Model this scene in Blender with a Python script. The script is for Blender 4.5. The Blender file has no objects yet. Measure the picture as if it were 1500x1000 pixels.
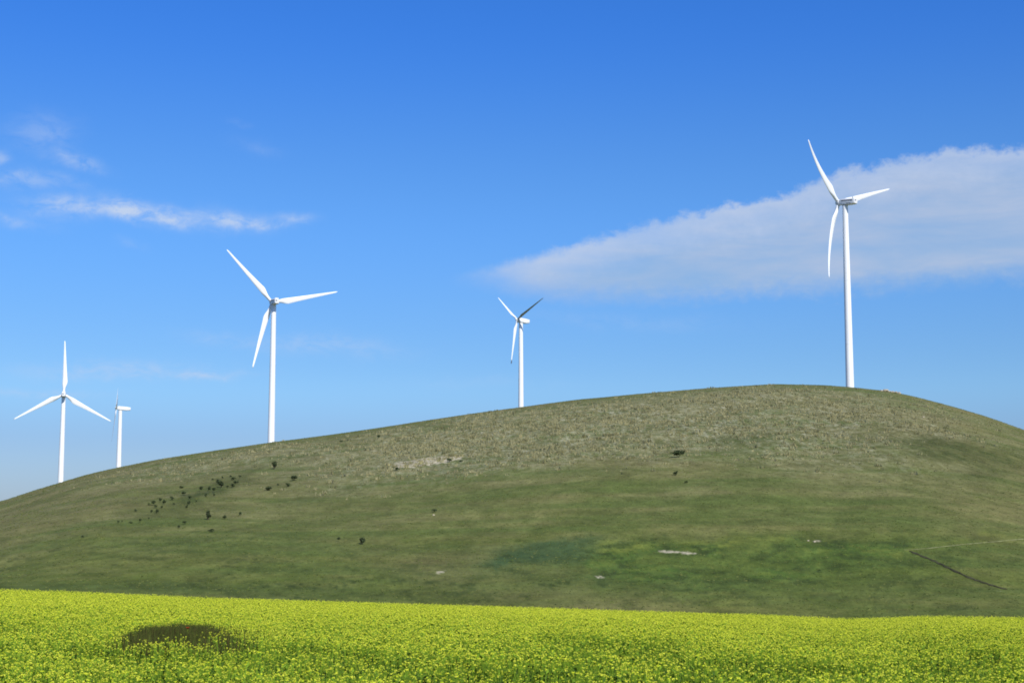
import bpy, math, random
import numpy as np
from mathutils import Vector, Matrix
random.seed(7); rng = np.random.default_rng(11)
sc = bpy.context.scene
COL = sc.collection
R = math.radians
# ------------------------------------------------------------------ camera
F = 2200.0; PITCH = R(6.9); SP, CP = math.sin(PITCH), math.cos(PITCH)
cam = bpy.data.cameras.new('camera'); co = bpy.data.objects.new('camera', cam); COL.objects.link(co)
cam.sensor_width = 36; cam.lens = F/1500*36; cam.clip_start = .1; cam.clip_end = 60000
co.location = (0, 0, 0); co.rotation_euler = (math.pi/2+PITCH, 0, 0)
sc.camera = co
sc.cycles.filter_width = 1.8
sc.view_settings.view_transform = 'Standard'; sc.view_settings.look = 'None'
sc.view_settings.exposure = 0; sc.view_settings.gamma = 1

def ray(x, y):
    """photo point -> azimuth (0 = +Y, right positive) and tangent of elevation"""
    x = np.asarray(x, float); y = np.asarray(y, float)
    xc = (x-750)/F; yc = (500-y)/F
    Y = CP-yc*SP; Z = SP+yc*CP; h = np.hypot(xc, Y)
    return np.arctan2(xc, Y), Z/h
def unray(az, e):
    X = np.sin(az); Y = np.cos(az); Z = e
    fw = Y*CP+Z*SP; up = -Y*SP+Z*CP
    return 750+F*X/fw, 500-F*up/fw
def world(x, y, d):
    a, e = ray(x, y)
    return Vector((d*math.sin(a), d*math.cos(a), float(e)*d))

# ------------------------------------------------------------------ helpers
def tag(o, label=None, cat=None, group=None, kind=None):
    for k, v in (('label', label), ('category', cat), ('group', group), ('kind', kind)):
        if v: o[k] = v
    return o
def mesh_np(name, V, faces_flat, nper, mats, midx=None, smooth=False):
    me = bpy.data.meshes.new(name)
    V = np.asarray(V, np.float32); ff = np.asarray(faces_flat, np.int32).ravel()
    nper = np.full(len(ff)//nper, nper, np.int32) if np.isscalar(nper) else np.asarray(nper, np.int32)
    me.vertices.add(len(V)); me.vertices.foreach_set('co', V.ravel())
    me.loops.add(len(ff)); me.loops.foreach_set('vertex_index', ff)
    me.polygons.add(len(nper))
    st = np.concatenate([[0], np.cumsum(nper)[:-1]]).astype(np.int32)
    me.polygons.foreach_set('loop_start', st)
    if midx is not None: me.polygons.foreach_set('material_index', np.asarray(midx, np.int32))
    me.polygons.foreach_set('use_smooth', np.full(len(nper), smooth))
    me.update(calc_edges=True)
    for m in mats: me.materials.append(m)
    return me
def link(name, me, parent=None):
    o = bpy.data.objects.new(name, me); COL.objects.link(o)
    if parent is not None: o.parent = parent
    return o
class MB:
    def __init__(s): s.v = []; s.f = []; s.m = []
    def add(s, vs, fs, m=0):
        b = len(s.v); s.v += [tuple(v) for v in vs]; s.f += [tuple(i+b for i in f) for f in fs]; s.m += [m]*len(fs)
    def rings(s, rings, cap=True, m=0):
        n = len(rings[0]); vs = [p for r in rings for p in r]; fs = []
        for k in range(len(rings)-1):
            for i in range(n):
                j = (i+1) % n
                fs.append((k*n+i, k*n+j, (k+1)*n+j, (k+1)*n+i))
        if cap:
            fs.append(tuple(range(n))[::-1]); fs.append(tuple((len(rings)-1)*n+i for i in range(n)))
        s.add(vs, fs, m)
    def build(s, name, mats, parent=None, smooth=True, auto=None):
        me = bpy.data.meshes.new(name); me.from_pydata(s.v, [], s.f)
        for m in (mats if isinstance(mats, list) else [mats]): me.materials.append(m)
        for p, mi in zip(me.polygons, s.m): p.material_index = mi; p.use_smooth = smooth
        me.update()
        import bmesh
        bm = bmesh.new(); bm.from_mesh(me); bmesh.ops.recalc_face_normals(bm, faces=bm.faces)
        if auto:
            for e in bm.edges:
                if len(e.link_faces) == 2 and e.calc_face_angle(0) > R(auto): e.smooth = False
        bm.to_mesh(me); bm.free()
        return link(name, me, parent)

class NT:
    """tiny node builder"""
    def __init__(s, nt): s.nt = nt; nt.nodes.clear()
    def n(s, t, ins=None, **kw):
        nd = s.nt.nodes.new(t)
        for k, v in kw.items(): setattr(nd, k, v)
        for k, v in (ins or {}).items(): s.set(nd.inputs[k], v)
        return nd
    def set(s, sock, v):
        if isinstance(v, bpy.types.NodeSocket): s.nt.links.new(v, sock)
        elif isinstance(v, bpy.types.Node): s.nt.links.new(v.outputs[0], sock)
        else: sock.default_value = v
    def m(s, op, a, b=0.0, c=None, clamp=False):
        nd = s.nt.nodes.new('ShaderNodeMath'); nd.operation = op; nd.use_clamp = clamp
        s.set(nd.inputs[0], a); s.set(nd.inputs[1], b)
        if c is not None: s.set(nd.inputs[2], c)
        return nd.outputs[0]
    def mix(s, f, a, b, mode='MIX'):
        nd = s.nt.nodes.new('ShaderNodeMix'); nd.data_type = 'RGBA'; nd.blend_type = mode; nd.clamp_factor = True
        s.set(nd.inputs[0], f); s.set(nd.inputs[6], a); s.set(nd.inputs[7], b)
        return nd.outputs[2]
    def mr(s, v, a, b, c=0.0, d=1.0, kind='LINEAR'):
        nd = s.nt.nodes.new('ShaderNodeMapRange'); nd.interpolation_type = kind
        s.set(nd.inputs[0], v)
        for i, q in enumerate((a, b, c, d)): s.set(nd.inputs[1+i], q)
        return nd.outputs[0]
    def noise(s, vec, scale, detail=4, rough=.55, dist=0):
        nd = s.n('ShaderNodeTexNoise', {'Scale': scale, 'Detail': detail, 'Roughness': rough, 'Distortion': dist})
        if vec is not None: s.set(nd.inputs['Vector'], vec)
        return nd.outputs[0]
    def mapping(s, vec, scale=(1, 1, 1), loc=(0, 0, 0), rot=(0, 0, 0)):
        return s.n('ShaderNodeMapping', {'Vector': vec, 'Scale': scale, 'Location': loc, 'Rotation': rot}).outputs[0]
def C(r, g, b): return (r, g, b, 1)
def material(name):
    m = bpy.data.materials.new(name); m.use_nodes = True
    N = NT(m.node_tree); out = N.n('ShaderNodeOutputMaterial')
    return m, N, out
def simple(name, colr, var=.15, scale=3.0, rough=.7, trans=0.0, spec=.3, metal=0, objrand=0.0):
    m, N, out = material(name)
    tc = N.n('ShaderNodeTexCoord').outputs['Object']
    n = N.noise(tc, scale, 4)
    v = N.mr(n, .3, .7, 1-var, 1+var)
    if objrand:
        oi = N.n('ShaderNodeObjectInfo').outputs['Random']
        v = N.m('MULTIPLY', v, N.mr(oi, 0, 1, 1-objrand, 1+objrand))
    c = N.mix(1.0, C(*colr), N.n('ShaderNodeCombineColor', {0: v, 1: v, 2: v}).outputs[0], 'MULTIPLY')
    b = N.n('ShaderNodeBsdfPrincipled', {'Base Color': c, 'Roughness': rough, 'Metallic': metal, 'Specular IOR Level': spec})
    sh = b.outputs[0]
    if trans:
        t = N.n('ShaderNodeBsdfTranslucent', {'Color': c})
        sh = N.n('ShaderNodeMixShader', {0: trans, 1: sh, 2: t.outputs[0]}).outputs[0]
    N.set(out.inputs[0], sh)
    return m

# ------------------------------------------------------------------ terrain
deg = math.pi/180
SIL = [(0, 735), (50, 718), (87, 707), (130, 694), (175, 684), (230, 673), (300, 662), (395, 648), (480, 637), (560, 625.5),
       (640, 613), (700, 604), (763, 596), (850, 585), (930, 577), (1000, 571), (1060, 566), (1135, 562), (1200, 564),
       (1243, 567), (1300, 573), (1330, 579), (1360, 586), (1400, 596.5), (1440, 608), (1480, 622), (1500, 630)]
EDGE = [(0, 862), (100, 865), (300, 874.5), (620, 884), (900, 893), (1130, 900), (1190, 903), (1240, 905.5), (1290, 904), (1350, 901.5), (1500, 903)]
def curve(pts, left, right, sm):
    p = np.array(pts, float); a, e = ray(p[:, 0], p[:, 1])
    a = np.concatenate([[q[0]*deg for q in left], a, [q[0]*deg for q in right]])
    e = np.concatenate([[q[1] for q in left], e, [q[1] for q in right]])
    g = np.linspace(-80*deg, 80*deg, 3201); v = np.interp(g, a, e)
    k = np.exp(-.5*(np.arange(-60, 61)*.05/sm)**2); k /= k.sum()
    v2 = np.convolve(np.pad(v, 60, 'edge'), k, 'valid')
    return g, v2
SG, SV = curve(SIL, [(-80, -.03), (-50, -.02), (-30, -.012), (-22, .004)], [(22, .045), (28, .022), (36, .0), (50, -.02), (80, -.03)], .25)
EG, EV = curve(EDGE, [(-80, -.043), (-30, -.043)], [(30, -.062), (80, -.062)], .15)
def f_sil(a): return np.interp(a, SG, SV)
def f_edge(a): return np.interp(a, EG, EV)
D_EDGE = 85.0; D_V = 150.0; CROP_H = .95
def f_dc(a): return np.interp(a, [-40*deg, -18*deg, -9*deg, 0, 12*deg, 19*deg, 40*deg], [480, 560, 640, 720, 835, 800, 600])
def canopy(a, d):
    zn = -2.42 + .10*np.sin(a*9+1); ze = f_edge(a)*D_EDGE
    t = (d-24)/(D_EDGE-24)
    return zn+(ze-zn)*t + .05*np.sin(a*d*.35+1.3)*np.clip((D_EDGE-d)/30, 0, 1)
def gprof(t):
    u = np.clip(t, 0, 1)
    return np.where(t <= 1, np.sin(np.pi/2*u)**1.35, 1-.75*(t-1)**2)
def noise2(x, y):
    return (np.sin(x*.031+1.3*np.sin(y*.017+.5))*np.cos(y*.023+1.1*np.sin(x*.019))*.6
            + np.sin(x*.071+y*.043+2*np.sin(y*.031))*.28+np.sin(x*.15-y*.11+1.7)*.10+np.sin(x*.33+y*.07+np.sin(y*.2))*.05)
TURB = [  # photo hub point, distance
    dict(x=1228.5, y=297, d=860), dict(x=398.5, y=442.5, d=990), dict(x=757.5, y=468, d=1440), dict(x=93.5, y=577.5, d=1240), dict(x=170.5, y=597, d=1970)]
BASES = [(world(1243, 600, 860), 60+.0), (world(396, 650, 990), 38), (world(764, 600, 1440), 90), (world(87, 700, 1240), 5), (world(176, 700, 1970), 50)]
ga = np.linspace(-80*deg, 80*deg, 1601); AA = []
for a in ga:
    zv = (f_edge(a)-.022)*D_V; dc = float(f_dc(a))
    d = np.linspace(D_V+30, dc*1.25, 700); t = (d-D_V)/(dc-D_V)
    AA.append(np.min((f_sil(a)*d-zv)/gprof(t)))
AA = np.array(AA)
def terrain(a, d):
    a = np.asarray(a, float); d = np.asarray(d, float)
    z_field = np.where(d >= 24, canopy(a, d)-CROP_H, (canopy(a, np.full_like(d, 24.))-CROP_H)+(24-d)*.004)
    ze = canopy(a, np.full_like(d, D_EDGE))-CROP_H
    zv = (f_edge(a)-.022)*D_V
    t1 = np.clip((d-D_EDGE)/(D_V-D_EDGE), 0, 1); s = t1*t1*(3-2*t1)
    z_mid = ze+(zv-ze)*s
    dc = f_dc(a); t = (d-D_V)/(dc-D_V)
    A = np.interp(a, ga, AA)
    z_hill = zv+A*gprof(np.clip(t, 0, 1.7))
    x = d*np.sin(a); y = d*np.cos(a)
    tap = np.clip(t*3, 0, 1)*np.clip((.82-t)*4, 0, 1)
    z_hill = z_hill+noise2(x, y)*1.5*tap
    # land behind the crest
    wsum = np.full_like(d, 1e-6); B = np.full_like(d, -20e-6)
    for p, zb in BASES:
        w = np.exp(-((x-p.x)**2+(y-p.y)**2)/(2*260**2)); wsum = wsum+w; B = B+w*zb
    B = B/wsum*np.clip(wsum*3, 0, 1)-20*(1-np.clip(wsum*3, 0, 1))
    w = np.clip((t-1.03)/.55, 0, 1); w = w*w*(3-2*w)
    z_back = z_hill*(1-w)+B*w
    z_back = np.where(t > 1, np.minimum(z_back, (f_sil(a)-.006*np.clip((t-1)*4, 0, 1))*d), z_back)
    far = np.clip((d-2300)/900, 0, 1); z_back = z_back*(1-far)+(-26)*far
    z = np.where(d <= D_EDGE, z_field, np.where(d <= D_V, z_mid, z_back))
    side = np.clip((np.abs(a)-48*deg)/(22*deg), 0, 1)*np.clip((d-100)/200, 0, 1)
    return z*(1-side)+(-26)*side
def onhill(x, y, lift=0.):
    a, e = ray(x, y); a = float(a); e = float(e)
    d = np.linspace(D_V*.8, float(f_dc(a))*1.05, 4000)
    ee = terrain(np.full_like(d, a), d)/d
    k = np.argmax(ee >= e)
    if ee[k] < e: k = int(np.argmax(ee))
    dd = d[k]
    return Vector((dd*math.sin(a), dd*math.cos(a), float(terrain(a, dd))+lift)), dd

azs = np.concatenate([np.linspace(-70, -24, 70, False), np.linspace(-24, 24, 900, False), np.linspace(24, 70, 71)])*deg
ds = np.concatenate([np.linspace(3, 90, 60, False), np.linspace(90, 150, 40, False), np.linspace(150, 900, 520, False), np.linspace(900, 3300, 130)])
na, nd_ = len(azs), len(ds)
A2, D2 = np.meshgrid(azs, ds, indexing='ij')
Z2 = terrain(A2, D2)
X2 = D2*np.sin(A2); Y2 = D2*np.cos(A2)
V = np.stack([X2, Y2, Z2], -1).reshape(-1, 3)
idx = np.arange(na*nd_).reshape(na, nd_)
quads = np.stack([idx[:-1, :-1], idx[:-1, 1:], idx[1:, 1:], idx[1:, :-1]], -1).reshape(-1, 4)[:, ::-1]
# albedo zones (which plants and stones grow where), stored per vertex
PX, PY = unray(A2, Z2/D2)
def vnoise(X, Y, sc_, seed):
    rr = np.random.default_rng(seed); G = rr.random((128, 128)); u, v = X*sc_+40, Y*sc_+3
    i, j = np.floor(u).astype(int), np.floor(v).astype(int); fu, fv = u-i, v-j; fu = fu*fu*(3-2*fu); fv = fv*fv*(3-2*fv); i %= 127; j %= 127
    return (G[i, j]*(1-fu)+G[i+1, j]*fu)*(1-fv)+(G[i, j+1]*(1-fu)+G[i+1, j+1]*fu)*fv
_px, _py = PX.copy(), PY.copy()
PXo, PYo = PX, PY
PX = _px+(vnoise(_px, _py*3, .02, 21)-.5)*46+(vnoise(_px, _py*2, .09, 22)-.5)*14
PY = _py+(vnoise(_px, _py*3, .025, 23)-.5)*14+(vnoise(_px, _py*2, .11, 24)-.5)*7
def blob(cx, cy, sx, sy, ang=0, p=2):
    c, s_ = math.cos(R(ang)), math.sin(R(ang))
    u = ((PX-cx)*c+(PY-cy)*s_)/sx; v = (-(PX-cx)*s_+(PY-cy)*c)/sy
    return np.exp(-(np.abs(u)**p+np.abs(v)**p))
hill = (D2 > 120) & (D2 < 1100)
silpx = np.interp(PXo, [p[0] for p in SIL], [p[1] for p in SIL])
below = PYo-silpx
pale = np.clip(blob(950, 625, 330, 42, -4, 3)*.85+blob(1180, 630, 220, 55, 5, 3)*.6+blob(620, 670, 170, 32, -9, 3)*.6
       + blob(930, 640, 150, 16, 0)*.5+blob(700, 685, 60, 10, -5)*.3+blob(300, 680, 160, 12, -9, 3)*.42+blob(1390, 634, 70, 7, 8)*.6
       + blob(640, 640, 200, 20, -8)*.35+blob(860, 670, 60, 6, -4)*.35, 0, 1)
pale *= np.clip(below/8, 0, 1)
dark = np.clip(blob(1400, 658, 125, 18, 9, 2)*1.0+blob(1075, 647, 90, 9, 0)*.5+blob(1450, 690, 90, 25, 0)*.35+blob(780, 655, 50, 7, -6)*.4
       + blob(920, 645, 40, 5, 0)*.3+blob(200, 860, 260, 8, 1)*.45+blob(600, 873, 250, 8, 1)*.4+blob(480, 722, 90, 10, -8)*.15+blob(295, 726, 85, 13, -22)*.9+blob(1310, 852, 120, 6, 1)*.4
       + blob(1000, 855, 300, 5, 1)*.25+blob(1400, 893, 200, 6, 0)*.3, 0, 1)
green = np.clip(blob(1110, 824, 260, 34, -1, 3)*1.25+blob(1250, 800, 160, 14, -3)*.5+blob(960, 858, 300, 14, 1)*.25+blob(300, 800, 400, 30, 0)*.15
       + blob(870, 815, 120, 18, -5)*.6+blob(450, 855, 250, 14, 1)*.35, 0, 1)
yel = np.clip(blob(1010, 797, 170, 9, -2)*.8+blob(1400, 797, 120, 6, -6)*.6+blob(880, 792, 60, 6, 0)*.35+blob(1180, 788, 100, 5, -1)*.4+blob(200, 790, 200, 10, 0)*.25
       + blob(1150, 885, 280, 10, 1)*.3+blob(100, 820, 200, 8, 1)*.25, 0, 1)
teal = np.clip(blob(790, 808, 78, 17, -6, 3)*.9+blob(740, 822, 60, 9, 0)*.5+blob(830, 795, 50, 10, -8)*.4, 0, 1)
PX = PXo+(vnoise(_px, _py, .2, 25)-.5)*5; PY = PYo+(vnoise(_px, _py, .25, 26)-.5)*2.2
bare = np.clip(blob(625, 676, 40, 4.8, -7)*1.9+blob(655, 671, 18, 3, -5)*1.3+blob(988, 808, 22, 2.0, 3)*.8+blob(1025, 811, 30, 1.5, 3)*.55+blob(975, 806.5, 9, 2.2, 0)*.4+blob(648, 837, 8, 2, -12)*.95+blob(875, 844.5, 10, 1.6, 2)*.95
       + blob(1195, 793, 9, 2, 3)*.7+blob(1181, 791, 4, 1.6)*.6+blob(640, 858.5, 3, 1.2)*.6+blob(590, 683, 22, 3, -6)*.5
       + blob(1252, 672, 2, 12, 14)*.35+blob(1256, 694, 1.6, 10, 5)*.3+blob(1450, 865, 30, 1.6, 2)*.3+blob(880, 600, 30, 4, -4)*.25+blob(700, 665, 20, 5, -8)*.3, 0, 1)
mot = vnoise(_px, _py*5, .035, 31)*.5+vnoise(_px, _py*3, .12, 32)*.3+vnoise(_px, _py*2, .3, 33)*.2
PX, PY = _px, _py
dark = np.clip(dark+green*np.clip((mot-.50)*4, 0, .9), 0, 1)
yel = np.clip(.75*yel*np.clip((.62-mot)*5, .1, 1.0)+green*np.clip((.42-mot)*4, 0, .3), 0, 1)
lowz = np.clip((_py-760)/60, 0, 1)
dark = np.clip(dark+lowz*np.clip((mot-.56)*3, 0, .5), 0, 1)
pale *= 1-.85*np.clip(dark, 0, 1)
pale *= np.clip(.35+1.3*(vnoise(_px*2.2, _py, .11, 34)*.6+vnoise(_px, _py, .03, 35)*.4), 0, 1.2)
for arr in (pale, dark, green, yel, teal, bare): arr[~hill] = 0
me = mesh_np('hill', V, quads, 4, [], smooth=True)
for nm, arr in (('pale', pale), ('dark', dark), ('green', green), ('yel', yel), ('teal', teal), ('bare', bare)):
    at = me.attributes.new(nm, 'FLOAT', 'POINT'); at.data.foreach_set('value', arr.astype(np.float32).ravel())
at = me.attributes.new('low', 'FLOAT', 'POINT')
low = np.clip(((PYo-silpx)/np.maximum(885-silpx, 20)), 0, 1); low[~hill] = 1
at.data.foreach_set('value', low.astype(np.float32).ravel())

m_hill, N, out = material('hill_turf')
geo = N.n('ShaderNodeNewGeometry'); pos = geo.outputs['Position']
A_ = {k: N.n('ShaderNodeAttribute', attribute_name=k).outputs['Fac'] for k in ('pale', 'dark', 'green', 'yel', 'teal', 'bare', 'low')}
flat = N.mapping(pos, (1, .7, .3))
n_big = N.noise(flat, .012, 5, .6); n_mid = N.noise(flat, .07, 5, .65, .6); n_sm = N.noise(N.mapping(pos, (1, .5, 1)), .45, 4, .7); n_fine = N.noise(N.mapping(pos, (1, .6, 1)), 1.3, 3, .7)
streak = N.noise(N.mapping(pos, (.12, .9, .5), rot=(0, 0, .05)), .09, 5, .6)
up_c = N.mix(N.mr(n_mid, .40, .60), C(.128, .132, .048), C(.172, .162, .070))
lo_c = N.mix(N.mr(n_mid, .40, .60), C(.088, .108, .022), C(.142, .146, .040))
base = N.mix(N.mr(N.m('ADD', A_['low'], N.m('MULTIPLY', N.m('SUBTRACT', n_big, .5), .7)), .12, .75), up_c, lo_c)
base = N.mix(N.mr(streak, .45, .60, 0, .75), base, C(.080, .108, .026))
base = N.mix(N.mr(n_big, .5, .65, 0, .8), base, C(.160, .140, .056))
base = N.mix(N.m('MULTIPLY', A_['green'], N.mr(n_mid, .36, .56, .30, 1.0)), base, C(.064, .104, .020))
base = N.mix(N.m('MULTIPLY', A_['yel'], N.mr(n_mid, .38, .58, .15, 1)), base, C(.165, .185, .034))
base = N.mix(N.m('MULTIPLY', A_['teal'], N.mr(n_mid, .2, .6, .6, 1)), base, C(.048, .080, .028))
base = N.mix(N.m('MULTIPLY', A_['dark'], N.mr(n_mid, .35, .6, .35, 1)), base, C(.042, .060, .016))
pm = N.m('MULTIPLY', A_['pale'], N.mr(n_sm, .42, .62, .15, 1.0))
down = N.noise(N.mapping(pos, (1, .10, .1)), .55, 5, .65, .3)
pm = N.m('MULTIPLY', pm, N.mr(down, .38, .60, .35, 1.25))
base = N.mix(N.m('MULTIPLY', pm, .60), base, C(.33, .315, .205))
bm_ = N.mr(N.m('ADD', A_['bare'], N.m('MULTIPLY', N.m('SUBTRACT', n_sm, .5), 1.5)), .35, .75)
base = N.mix(bm_, base, N.mix(n_fine, C(.28, .25, .155), C(.42, .375, .25)))
n_pat = N.noise(N.mapping(pos, (1, .6, 1)), .16, 4, .6, .4)
jit = N.m('MULTIPLY', N.m('MULTIPLY', N.mr(n_sm, .25, .75, .82, 1.28), N.mr(n_fine, .25, .75, .85, 1.22)), N.mr(n_pat, .35, .65, .86, 1.16))
base = N.mix(1, base, N.n('ShaderNodeCombineColor', {0: jit, 1: jit, 2: jit}).outputs[0], 'MULTIPLY')
bh = N.m('ADD', N.m('MULTIPLY', n_sm, .5), N.m('MULTIPLY', n_fine, .25))
bump = N.n('ShaderNodeBump', {'Height': bh, 'Strength': .7, 'Distance': 1.0})
b = N.n('ShaderNodeBsdfPrincipled', {'Base Color': base, 'Roughness': 1.0, 'Specular IOR Level': .05, 'Normal': bump.outputs[0]})
N.set(out.inputs[0], b.outputs[0])
me.materials.append(m_hill)
hill_o = tag(link('hill', me), kind='structure')

# far ground sheet
m_far = simple('far_ground', (.10, .12, .05), .3, .002, 1.0, spec=.05)
g = 24000; k = 48
gv = np.stack(np.meshgrid(np.linspace(-g, g, k), np.linspace(-g, g, k), indexing='ij')+[np.full((k, k), -26.5)], -1).reshape(-1, 3)
gi = np.arange(k*k).reshape(k, k)
tag(link('ground', mesh_np('ground', gv, np.stack([gi[:-1, :-1], gi[1:, :-1], gi[1:, 1:], gi[:-1, 1:]], -1).reshape(-1, 4), 4, [m_far])), kind='structure')

# ------------------------------------------------------------------ grass tufts on the hill (one mass each)
def tufts(name, n, pick, hmin, hmax, wid, cols, blades=3, spread=.5):
    """pick(u) -> azimuth, distance arrays"""
    a, d, keep = pick(n)
    a, d = a[keep], d[keep]; n = len(a)
    z = terrain(a, d); base = np.stack([d*np.sin(a), d*np.cos(a), z-.04], -1)
    Vs = []; Mi = []
    h = rng.uniform(hmin, hmax, n)
    ci = rng.integers(0, len(cols), n)
    for b_ in range(blades):
        th = rng.uniform(0, 2*np.pi, n); w = wid*rng.uniform(.6, 1.4, n)
        dx = np.stack([np.cos(th), np.sin(th), np.zeros(n)], -1)*w[:, None]/2
        off = np.stack([rng.normal(0, wid*spread, n), rng.normal(0, wid*spread, n), np.zeros(n)], -1)
        tip = np.stack([rng.normal(0, .25, n)*h, rng.normal(0, .25, n)*h, h], -1)
        Vs.append(np.stack([base+off-dx, base+off+dx, base+off+tip], 1)); Mi.append(ci)
    Vv = np.concatenate(Vs).reshape(-1, 3)
    return link(name, mesh_np(name, Vv, np.arange(len(Vv)), 3, cols, np.concatenate(Mi)))
def lookup(arr, a, d):
    ia = np.clip(np.searchsorted(azs, a), 0, na-1); idd = np.clip(np.searchsorted(ds, d), 0, nd_-1)
    return arr[ia, idd]
m_dry1 = simple('dry_grass_light', (.44, .40, .20), .2, .5, 1, .5, .0)
m_dry2 = simple('dry_grass_dull', (.30, .28, .13), .2, .5, 1, .5, .0)
m_gr1 = simple('hill_grass_green', (.17, .22, .05), .25, .5, 1, .5, .0)
m_gr2 = simple('hill_grass_olive', (.25, .26, .08), .25, .5, 1, .5, .0)
m_gr3 = simple('hill_grass_dark', (.12, .16, .045), .25, .5, 1, .5, .0)
def pick_pale(n):
    a = rng.uniform(-19.5*deg, 19.5*deg, n); d = 150+(rng.random(n)**.6)*720
    p = lookup(pale, a, d); cl = .5+.5*np.sin(d*np.sin(a)*.21+np.sin(d*.13)*2)
    return a, d, rng.random(n) < p**1.5*(.35+.65*cl)
tag(tufts('dry_grass', 160000, pick_pale, .18, .48, .42, [m_dry1, m_dry2, m_dry1]), 'pale dry grass tufts growing over the upper slope of the hill', 'dry grass', kind='stuff')
tag(tufts('dry_tussock', 36000, pick_pale, .45, .95, .38, [m_dry1, m_dry1, m_dry2], 9, 1.1), 'large pale straw coloured tussocks speckling the upper slope', 'dry grass', kind='stuff')
def pick_all(n):
    a = rng.uniform(-20*deg, 20*deg, n); d = 110+(rng.random(n)**.9)*700
    return a, d, np.ones(n, bool)
tag(tufts('hill_grass', 110000, pick_all, .04, .13, .40, [m_gr1, m_gr2, m_gr2, m_gr3]), 'short green and olive grass covering the hill slope', 'grass', kind='stuff')

# ------------------------------------------------------------------ track and gully ribbons draped on the slope
def ribbon(name, pts, width, mat, label=None, bump=.0):
    P = []
    q = np.array(pts, float)
    ts = np.linspace(0, len(q)-1, (len(q)-1)*40+1)
    xs = np.interp(ts, range(len(q)), q[:, 0]); ys = np.interp(ts, range(len(q)), q[:, 1])
    ys = np.convolve(np.pad(ys, 12, 'edge'), np.ones(25)/25, 'valid')
    P = [onhill(x, y)[0] for x, y in zip(xs, ys)]
    P2 = []
    for i in range(len(P)):
        acc = Vector(); c = 0
        for j in range(max(0, i-5), min(len(P), i+6)): acc += P[j]; c += 1
        P2.append(acc/c)
    P = P2
    prof = [(-.5, 0), (-.35, .6), (-.1, 1), (.15, .9), (.38, .5), (.5, 0)]
    Vv = []; Ff = []
    for i, p in enumerate(P):
        t = (P[min(i+1, len(P)-1)]-P[max(i-1, 0)]).normalized(); s_ = t.cross(Vector((0, 0, 1))).normalized()
        w = width*(.70+.35*math.sin(i*.31+2*math.sin(i*.07))+.4*random.random())*min(1, .25+min(i, len(P)-1-i)/12)
        for u, hh in prof:
            c = p+s_*u*w
            d = math.hypot(c.x, c.y); z = float(terrain(math.atan2(c.x, c.y), d))
            Vv.append((c.x, c.y, z+.03+bump*hh*(.6+.8*random.random())))
    n = len(prof)
    for i in range(len(P)-1):
        for k_ in range(n-1): Ff.append((i*n+k_, i*n+k_+1, (i+1)*n+k_+1, (i+1)*n+k_))
    me = bpy.data.meshes.new(name); me.from_pydata(Vv, [], Ff); me.materials.append(mat)
    o = link(name, me); tag(o, label, kind='structure'); return o
m_soil = simple('dark_soil', (.050, .050, .026), .5, .8, 1, spec=.05)
m_chalk = simple('chalk_path', (.23, .235, .105), .5, .6, 1, spec=.05)
ribbon('gully', [(1331, 806), (1352, 815), (1372, 823), (1400, 837), (1425, 848), (1452, 857), (1477, 864)], .66, m_soil, 'dark gully running down the lower right slope', .07)
ribbon('path', [(1322, 806), (1360, 803), (1412, 797), (1450, 794), (1500, 789), (1540, 786)], .34, m_chalk, 'thin pale path crossing the lower right slope', .03)

# ------------------------------------------------------------------ shrubs on the hill
m_leafs = [simple('shrub_leaf', (.075, .100, .042), .35, 1.5, .9, .15, .1, objrand=.25), simple('shrub_leaf_dark', (.040, .056, .024), .3, 1.5, .9, .1, .1)]
m_wood = simple('shrub_wood', (.06, .048, .035), .3, 4, .95)
def shrub_mesh(w, h, seed, dens=1.0):
    r = np.random.default_rng(seed)
    n = int(260*dens)
    lobes = r.normal(0, 1, (6, 3)); lobes /= np.linalg.norm(lobes, axis=1)[:, None]
    c = lobes*np.array([.30*w, .30*w, .22*h])*r.uniform(.4, 1, (6, 1))+[0, 0, .52*h]
    k = r.integers(0, 6, n); dirs = r.normal(0, 1, (n, 3)); dirs /= np.linalg.norm(dirs, axis=1)[:, None]
    p = c[k]+dirs*np.array([.26*w, .26*w, .27*h])*(r.random((n, 1))**.4)*r.uniform(.7, 1.1, (n, 1))
    p[:, 2] = np.clip(p[:, 2], .03*h, None)
    s = r.uniform(.05, .11, n)*(w+h)*.55
    t1 = r.normal(0, 1, (n, 3)); t1 /= np.linalg.norm(t1, axis=1)[:, None]
    t2 = np.cross(t1, dirs); t2 /= np.linalg.norm(t2, axis=1)[:, None]+1e-6
    q = np.stack([p-t1*s[:, None], p+t2*s[:, None]*.6, p+t1*s[:, None], p-t2*s[:, None]*.6], 1).reshape(-1, 3)
    return mesh_np('foliage', q, np.arange(len(q)), 4, m_leafs, (r.random(n) < .5).astype(int))
def stems_mesh(w, h, seed):
    mb = MB(); rr = random.Random(seed)
    for i in range(5):
        a = rr.uniform(0, 6.28); tip = Vector((math.cos(a)*w*.25, math.sin(a)*w*.25, h*rr.uniform(.5, .75)))
        rings = []
        for t, rad in ((0, .05), (.5, .035), (1, .015)):
            c = tip*t+Vector((0, 0, -.05)); rings.append([c+Vector((math.cos(k*1.2566), math.sin(k*1.2566), 0))*rad*h*.6 for k in range(5)])
        mb.rings(rings)
    me = bpy.data.meshes.new('stem'); me.from_pydata(mb.v, [], mb.f); me.materials.append(m_wood); return me
GR = 'dark bushes scattered over the hill slope'
CL = 'small dark bush within the dense band of bushes on the left slope'
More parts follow.
